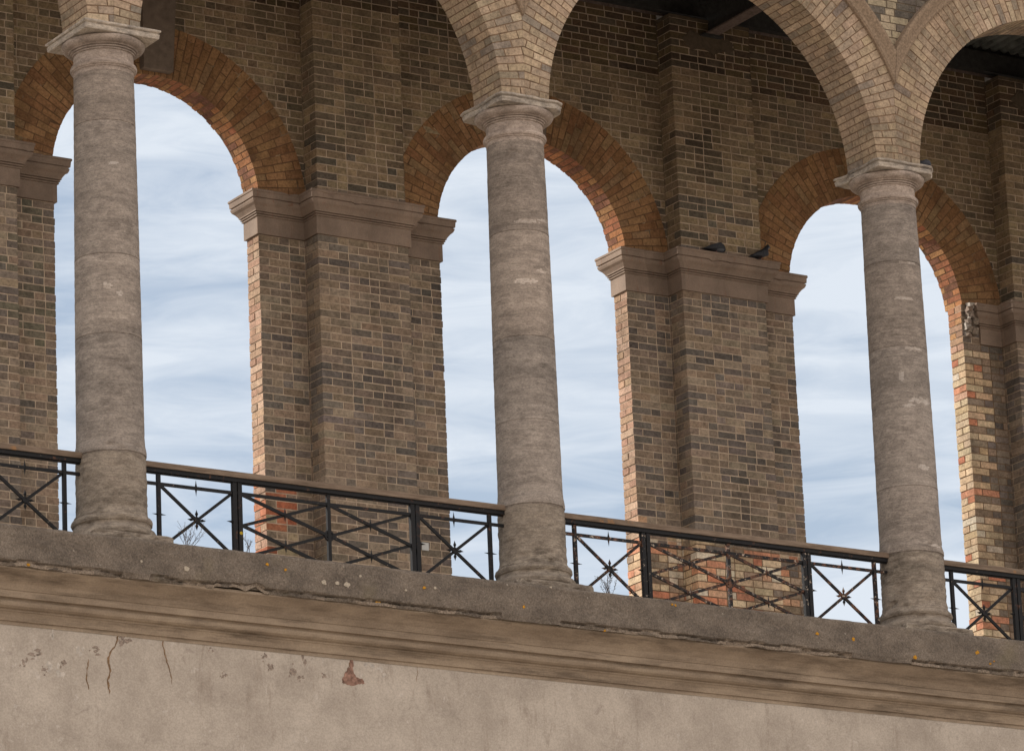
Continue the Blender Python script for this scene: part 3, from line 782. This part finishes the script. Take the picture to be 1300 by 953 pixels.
rp=[(446,832),(449,842),(448,852),(452,858),(461,863),(463,867),(455,868),(447,870),(439,868),(434,864),(438,855),(443,846)]; rq=[]
for (ax_,ay_),(bx_,by_) in zip(rp,rp[1:]+rp[:1]):
    for t_ in range(4): rq.append((ax_+(bx_-ax_)*t_/4+rnd.uniform(-1,1),ay_+(by_-ay_)*t_/4+rnd.uniform(-1,1)))
patch(rq,REDP)
for px,py,rx,ry,m in [(336,832,5,5,DARKP),(343,846,4,7,DARKP),(268,825,3,3,DARKP),(284,856,3,4,DARKP),(120,826,8,5,DARKP),(160,812,7,7,DARKP),(30,842,5,10,DARKP),(48,830,9,5,DARKP),(82,842,6,9,DARKP),(56,850,4,5,DARKP),
    (66,808,2.5,9,GREYP),(102,826,5,7,GREYP),(62,846,6,6,GREYP),(74,852,5,8,GREYP),(470,842,6,7,GREYP),(484,850,5,6,GREYP),(372,850,4,9,DARKP),(385,838,3,8,DARKP),(380,862,6,4,DARKP),(412,858,4,3,DARKP)]:
    for _ in range(7):
        k=16; ph=rnd.uniform(0,6); qx=px+rnd.gauss(0,.55)*rx; qy=py+rnd.gauss(0,.55)*ry; sr=rnd.uniform(.12,.5)
        patch([(qx+rx*sr*(1+.3*math.sin(2*math.pi*i/k*3+ph)+.1*rnd.uniform(-1,1))*math.cos(2*math.pi*i/k),qy+ry*sr*(1+.25*math.cos(2*math.pi*i/k*2+ph)+.1*rnd.uniform(-1,1))*math.sin(2*math.pi*i/k)) for i in range(k)],m,-.0012-.0002*rnd.random())
mb.build('rendered_wall',tw,(0,YW,-12))
mb=MB(); mb.box(X0,X1,YL+.24,3.9,ZF-.029,ZF-.002,FLOOR); mb.build('terrace_floor',tw,(0,1.7,ZF))
# ------------------------------------------------------------------ RAILINGS
RLAB={-1:'black iron railing under a timber handrail, left of the leftmost column',0:'mostly black iron railing between the leftmost and middle columns',1:'rusty peeling iron railing with flaking paint between the middle and right columns',2:'black iron railing right of the right hand column',3:'black iron railing out of frame far to the right'}
ZT,ZMR,ZC,ZBT=1.467,1.368,1.075,.782
for n in BAYS:
    X=n*S; M=IRONR if n==1 else IRON
    T=empty('iron_railing',(X+S/2,0,ZF),RLAB[n],'railing','railings between the columns')
    mb=MB()
    k=60; rr=.293
    xs=[X+rr+(S-2*rr)*i/k for i in range(k+1)]; vs=[]
    for x in xs:
        w=.002*noise.noise(Vector((x*3,0,1)))
        vs+=[(x,-.045,1.505+w),(x,.045,1.505+w),(x,.045,1.552+w),(x,.038,1.558+w),(x,-.038,1.558+w),(x,-.045,1.552+w)]
    mb.add(vs,[(i*6+a,i*6+(a+1)%6,(i+1)*6+(a+1)%6,(i+1)*6+a) for i in range(k) for a in range(6)]+[tuple(range(6)),tuple(range(k*6,k*6+6))],WOOD)
    mb.build('handrail',T,(X+S/2,0,1.5))
    def part(name,fn_):
        m_=MB(); fn_(m_); return m_
    mb=MB(); mb.box(X+rr,X+S-rr,-.030,.030,ZT,1.504,IRON); mb.box(X+rr,X+S-rr,-.010,.010,ZT-.012,ZT-.0005,IRON)
    mb.build('top_bar',T,(X+S/2,0,ZT))
    mb=MB(); mb.bar((X+rr,0,ZMR),(X+S-rr,0,ZMR),.028,.022,M)
    mr=mb.build('middle_bar',T,(X+S/2,0,ZMR))
    mb=MB(); mb.bar((X+.44,0,ZBT-.012),(X+S-.44,0,ZBT-.012),.024,.022,M)
    mb.build('bottom_bar',T,(X+S/2,0,ZBT))
    def H(x): return X+x
    posts=[(.472,1),(1.265,2),(2.213,1),(3.125,2),(3.935,1)]
    for px,kind in posts:
        mb=MB()
        if kind==1: mb.box(H(px)-.017,H(px)+.017,-.016,.016,ZF,ZT-.012,M)
        else:
            for s in (-1,1): mb.box(H(px)+s*.027-.021,H(px)+s*.027+.021,-.02,.02,ZF,ZT-.001,IRONP if n==1 else IRON)
            mb.box(H(px)-.03,H(px)+.03,.0,.012,ZF+.3,ZF+.36,M)
        mb.build('post',T,(H(px),0,ZF))
        mb=MB()
        if px in (.472,3.935): mb.spindle((H(px),-.004,1.088),(1,0,0),.072,.013,M); mb.build('spike',T,(H(px),0,1.088))
        elif kind==2:
            s=-1 if px<2 else 1; mb.spindle((H(px)+s*.055,-.004,1.10),(1,0,0),.055,.013,M); mb.build('spike',T,(H(px),0,1.1))
    # end panels
    for xa_,xb_ in ((.486,1.215),(3.175,3.921)):
        xc=(xa_+xb_)/2; 
        mb=MB()
        mb.bar((H(xa_),-.003,ZMR-.01),(H(xb_),-.003,ZBT),.027,.018,M); mb.bar((H(xa_),.006,ZBT),(H(xb_),.006,ZMR-.01),.027,.015,M)
        mb.ring((H(xc),-.003,ZC),.022,.012,M)
        for ax in ((1,0,0),(0,0,1)):
            for s in (-1,1): 
                c_=Vector((H(xc),-.003,ZC))+Vector(ax)*s*.055; mb.spindle(c_,ax,.04,.015,M)
        mb.build('crossed_bars',T,(H(xc),0,ZC))
        mb=MB(); mb.spindle((H(xc),-.004,ZMR),(0,0,1),.075,.013,M); mb.build('spike',T,(H(xc),0,ZMR))
    # middle panels with stacked crosses
    for xa_,xb_,fl in ((1.315,2.199,0),(2.227,3.075,1)):
        xc=(xa_+xb_)/2
        for z0_,z1_ in ((ZC,ZMR-.006),(ZBT,ZC)):
            mb=MB(); zc_=(z0_+z1_)/2
            mb.bar((H(xa_),-.003,z1_),(H(xb_),-.003,z0_),.028,.018,M); mb.bar((H(xa_),.006,z0_),(H(xb_),.006,z1_),.027,.015,M)
            mb.spindle((H(xc),-.006,zc_),(0,0,1),.068,.014,M); mb.spindle((H(xc),-.006,zc_),(1,0,0),.075,.011,M)
            mb.build('crossed_bars',T,(H(xc),0,zc_))
    mb=MB(); mb.ring((H(2.213),-.003,ZC),.042,.013,M); mb.build('ring',T,(H(2.213),0,ZC))
# ------------------------------------------------------------------ ROOF
rf=empty('loggia_roof',(S*1.5,1.8,ZTOP),'dark sooty ribbed ceiling of the loggia seen past the arch tops','roof')
mb=MB(); pitch=.13; n_=int((X1-X0)/pitch); vs=[]; 
prof=[(0,.0),(.045,.0),(.06,.035),(.115,.035)]
row=[(X0+i*pitch+a,z) for i in range(n_) for a,z in prof]
ya,yb=-.2,3.85
zc=lambda y,z: 8.62+z+ (3.4-y)*.04
vs=[(x,ya,zc(ya,z)) for x,z in row]+[(x,yb,zc(yb,z)) for x,z in row]; L=len(row)
mb.add(vs,[(i,i+1,i+1+L,i+L) for i in range(L-1)],CEIL)
mb.box(X0,X1,-.5,4.0,9.3,9.4,DARKIRON)
mb.build('ribbed_ceiling',rf,(S*1.5,1.8,8.62))
mb=MB(); mb.box(X0,X1,DF-.10,DF+.2,ZTOP+.002,8.56,DARKIRON); mb.box(X0,X1,DF-.02,DF+.22,8.56,9.29,DARKIRON)
mb.box(X0,X1,DF-.012,DF-.001,ZTOP-.03,ZTOP,FLANGE)
mb.build('wall_plate',rf,(S*1.5,DF,ZTOP))
for n in PIERS:
    X=n*S+XR; mb=MB()
    y0,y1=RFT,DF-PP+.05; b=8.06
    mb.box(X-.075,X+.075,y0,y1,b,b+.018,FLANGE); mb.box(X-.012,X+.012,y0,y1,b+.018,b+.36,DARKIRON); mb.box(X-.075,X+.075,y0,y1,b+.36,b+.40,DARKIRON)
    mb.box(X-.13,X+.13,y1-.12,y1-.049,b-.02,b-.001,DARKIRON)
    mb.box(X-.075,X+.075,y0,y1,b+.40,8.62,DARKIRON)
    mb.build('beam',rf,(X,1.7,b))
# ------------------------------------------------------------------ PIGEONS
def pigeon(loc,ang,label,tuck=False):
    T=empty('pigeon',loc,label,'pigeon','pigeons resting on the masonry')
    # (x along body, z centre, half width, half height)
    if tuck: sp=[(-.17,.035,.012,.004),(-.12,.045,.028,.010),(-.06,.058,.045,.030),(0,.068,.058,.046),(.06,.075,.056,.052),(.10,.078,.044,.050),(.125,.075,.028,.038),(.142,.068,.010,.016)]
    else: sp=[(-.17,.020,.012,.004),(-.12,.033,.028,.010),(-.06,.060,.042,.028),(0,.080,.054,.044),(.05,.102,.048,.050),(.080,.132,.040,.046),(.096,.160,.029,.032),(.110,.178,.027,.027),(.128,.178,.018,.019),(.138,.175,.007,.007),(.152,.170,.003,.003)]
    mb=MB(); q=14; vs=[]; ca,sa=math.cos(ang),math.sin(ang)
    def W(x,y,z): return (loc[0]+x*ca-y*sa,loc[1]+x*sa+y*ca,loc[2]+z)
    for x,z,w,h in sp:
        for k in range(q):
            a=2*math.pi*k/q; vs.append(W(x,w*math.cos(a),z+h*math.sin(a)))
    n=len(sp)
    mb.add(vs,[(i*q+k,i*q+(k+1)%q,(i+1)*q+(k+1)%q,(i+1)*q+k) for i in range(n-1) for k in range(q)]+[tuple(range(q)),tuple(range((n-1)*q,n*q))],BLACKF,sm=True)
    # paler breast faces
    gm=mb.mi(GREYF)
    for i,f in enumerate(mb.f):
        cz=sum(mb.v[j][2] for j in f)/len(f)-loc[2]; row=i//q
        if row>=3 and row<n-3 and (i%q) in (8,9,10,11,12): mb.m[i]=gm
    B=mb.build('body',T,loc)
    for s in (-1,1):
        mb=MB(); vs=[]
        for x,z,w,h in [(-.13,.050,.020,.006),(-.07,.062,.052,.020),(0,.078,.0605,.034),(.05,.09,.056,.034),(.075,.095,.046,.018)]:
            for k in range(8):
                a=-math.pi/2+math.pi*k/7; vs.append(W(x,s*(w+.004*math.cos(a)),z-.005+h*math.sin(a)))
        mb.add(vs,[(i*8+k,i*8+k+1,(i+1)*8+k+1,(i+1)*8+k) for i in range(4) for k in range(7)],BLACKF,sm=True)
        mb.build('wing',T,loc)
        mb=MB(); mb.tube([W(.0,s*.022,.05),W(.005,s*.022,.012),W(.0,s*.022,.003)],.004,.003,PINKL)
        for t in (-.35,0,.35): mb.tube([W(.0,s*.022,.003),W(.028*math.cos(t),s*.022+.028*math.sin(t),.0025)],.0028,.0015,PINKL)
        mb.build('leg',T,loc)
x,z=at(907,318,DF-PP-.06); pigeon((x,DF-PP-.065,ZCT+.001),R(4),'dark pigeon crouching head tucked on the impost ledge left of the other pigeon',True)
x,z=at(965,323,DF-PP-.06); pigeon((x,DF-PP-.065,ZCT+.001),R(8),'dark pigeon sitting upright on the impost ledge at the edge of the arch')
pigeon((2*S+.325,-.13,ZAB+.001),R(-75),'small grey pigeon perched on the abacus of the right hand column',True)
# ------------------------------------------------------------------ WEEDS
def weed(x,y,h,n,label,fl=False,leaf=0,seed=1,spread=.5):
    rnd.seed(seed); T=empty('weed',(x,y,ZF),label,'weed','dry weeds rooted in the ledge')
    mb=MB(); tips=[]
    for i in range(n):
        a=rnd.uniform(0,6.28); l=h*rnd.uniform(.5,1); p=Vector((x+rnd.uniform(-.02,.02),y+rnd.uniform(-.02,.02),ZF-.01)); d=Vector((math.cos(a)*spread*rnd.random(),math.sin(a)*spread*.5*rnd.random(),1)).normalized(); P=[p.copy()]
        for k in range(6):
            p=p+d*l/6; d=(d+Vector((rnd.uniform(-.25,.25),rnd.uniform(-.2,.2),.02))).normalized(); P.append(p.copy())
            if k>1:
                e=(d+Vector((rnd.uniform(-1,1),rnd.uniform(-.6,.6),rnd.uniform(-.1,.5)))).normalized(); b=p+e*l*rnd.uniform(.12,.3)
                mb.tube([p,(p+b)/2+Vector((0,0,.004)),b],.0016,.0009,STEM,4); tips.append(b)
        mb.tube(P,.0028,.0012,STEM,4); tips.append(P[-1])
    mb.build('stems',T,(x,y,ZF))
    mb=MB()
    for t in tips:
        for _ in range(1+leaf):
            c=t+Vector((rnd.uniform(-.012,.012),rnd.uniform(-.012,.012),rnd.uniform(-.012,.012))); s=rnd.uniform(.004,.008)
            u=Vector((rnd.uniform(-1,1),rnd.uniform(-1,1),rnd.uniform(-1,1))).normalized(); v=u.orthogonal().normalized()
            mb.add([c+u*s,c+v*s*.6,c-u*s,c-v*s*.6],[(0,1,2,3)],LEAF if rnd.random()<.7 else STEM)
    mb.build('leaves' if leaf else 'seed_heads',T,(x,y,ZF))
    if fl:
        mb=MB(); c=max(tips,key=lambda t:t.z)
        for k in range(8):
            a=k*.785; e=Vector((math.cos(a),-.3,math.sin(a)))*.013; f=Vector((-math.sin(a),0,math.cos(a)))*.005
            mb.add([c,c+e+f,c+e*1.2,c+e-f],[(0,1,2,3)],YEL)
        mb.build('flower',T,tuple(c))
weed(.58,-.30,.30,12,'dry twiggy weed growing beside the base of the leftmost column',seed=4,spread=.9)
weed(1.20,-.30,.22,5,'small weed with a yellow flower at the foot of the double railing post',True,1,seed=6)
weed(5.02,-.30,.26,12,'leafy little weed growing beside the base of the middle column',leaf=3,seed=8,spread=.9)
# ------------------------------------------------------------------ GROUND
mb=MB(); mb.add([(-900,-900,-12),(900,-900,-12),(900,900,-12),(-900,900,-12)],[(0,1,2,3)],GROUND)
tag(mb.build('ground'),kind='structure')
# ------------------------------------------------------------------ SKY, SUN, CAMERA
SUN_EL,SUN_AZ=34,-52      # azimuth measured from +y towards +x
w=bpy.data.worlds.new('World'); sc.world=w; w.use_nodes=True; nt=w.node_tree; nt.nodes.clear()
wo=N(nt,'ShaderNodeOutputWorld'); bg=N(nt,'ShaderNodeBackground'); nt.links.new(bg.outputs[0],wo.inputs[0])
sky=N(nt,'ShaderNodeTexSky'); sky.sky_type='NISHITA'; sky.sun_disc=False; sky.sun_elevation=R(SUN_EL); sky.sun_rotation=R(SUN_AZ)
sky.air_density=1.0; sky.dust_density=1.0; sky.ozone_density=.6
tc=N(nt,'ShaderNodeTexCoord')
def wn(scale,sc3,detail,rough,dist=0,loc=(0,0,0)):
    mp=N(nt,'ShaderNodeMapping'); mp.inputs['Scale'].default_value=sc3; mp.inputs['Rotation'].default_value=(R(1.5),R(2),0); mp.inputs['Location'].default_value=loc
    nt.links.new(tc.outputs['Generated'],mp.inputs[0]); n=N(nt,'ShaderNodeTexNoise'); n.inputs['Scale'].default_value=scale
    n.inputs['Detail'].default_value=detail; n.inputs['Roughness'].default_value=rough; n.inputs['Distortion'].default_value=dist
    nt.links.new(mp.outputs[0],n.inputs['Vector']); return n.outputs['Fac']
c1=wn(9,(1,1,4.5),3,.5,.5,(.3,.1,.4)); c2=wn(26,(1,1,5.5),6,.62,.8)
cl=math_(nt,'ADD',math_(nt,'MULTIPLY',c1,.65),math_(nt,'MULTIPLY',c2,.35))
cf_=ramp(nt,cl,[(.39,.38),(.50,.74),(.59,1.0)])
sp_=N(nt,'ShaderNodeSeparateXYZ'); nt.links.new(tc.outputs['Generated'],sp_.inputs[0])
facade_fill=ramp(nt,math_(nt,'ADD',math_(nt,'MULTIPLY',sp_.outputs[1],-.5),.5),[(.42,0),(.80,1)])   # added brighter, warmer sky behind the camera, to light the facade
cloud=mix(nt,facade_fill,(5.7,6.2,6.85),(12.6,11.3,10.3))
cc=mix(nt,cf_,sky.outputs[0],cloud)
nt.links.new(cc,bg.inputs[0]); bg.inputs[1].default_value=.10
sl=bpy.data.lights.new('sun','SUN'); sl.energy=3.5; sl.angle=R(3); sl.color=(1,.94,.86)
so=bpy.data.objects.new('sun',sl); C.objects.link(so)
el,az=R(SUN_EL),R(SUN_AZ); to=Vector((math.sin(az)*math.cos(el),math.cos(az)*math.cos(el),math.sin(el)))
so.rotation_euler=to.to_track_quat('Z','Y').to_euler()
cd=bpy.data.cameras.new('camera'); co=bpy.data.objects.new('camera',cd); C.objects.link(co); sc.camera=co
from mathutils import Matrix
co.matrix_world=Matrix(((Rv.x,Uv.x,-Fv.x,CAM['x']),(Rv.y,Uv.y,-Fv.y,CAM['y']),(Rv.z,Uv.z,-Fv.z,CAM['z']),(0,0,0,1)))
cd.sensor_width=36; cd.sensor_fit='HORIZONTAL'; cd.lens=CAM['f']*36/1300; cd.shift_y=-45/1300; cd.clip_start=1; cd.clip_end=3000
sc.view_settings.view_transform='Standard'; sc.view_settings.look='None'; sc.view_settings.exposure=.40; sc.view_settings.gamma=1
sc.render.engine='CYCLES'; sc.cycles.max_bounces=6
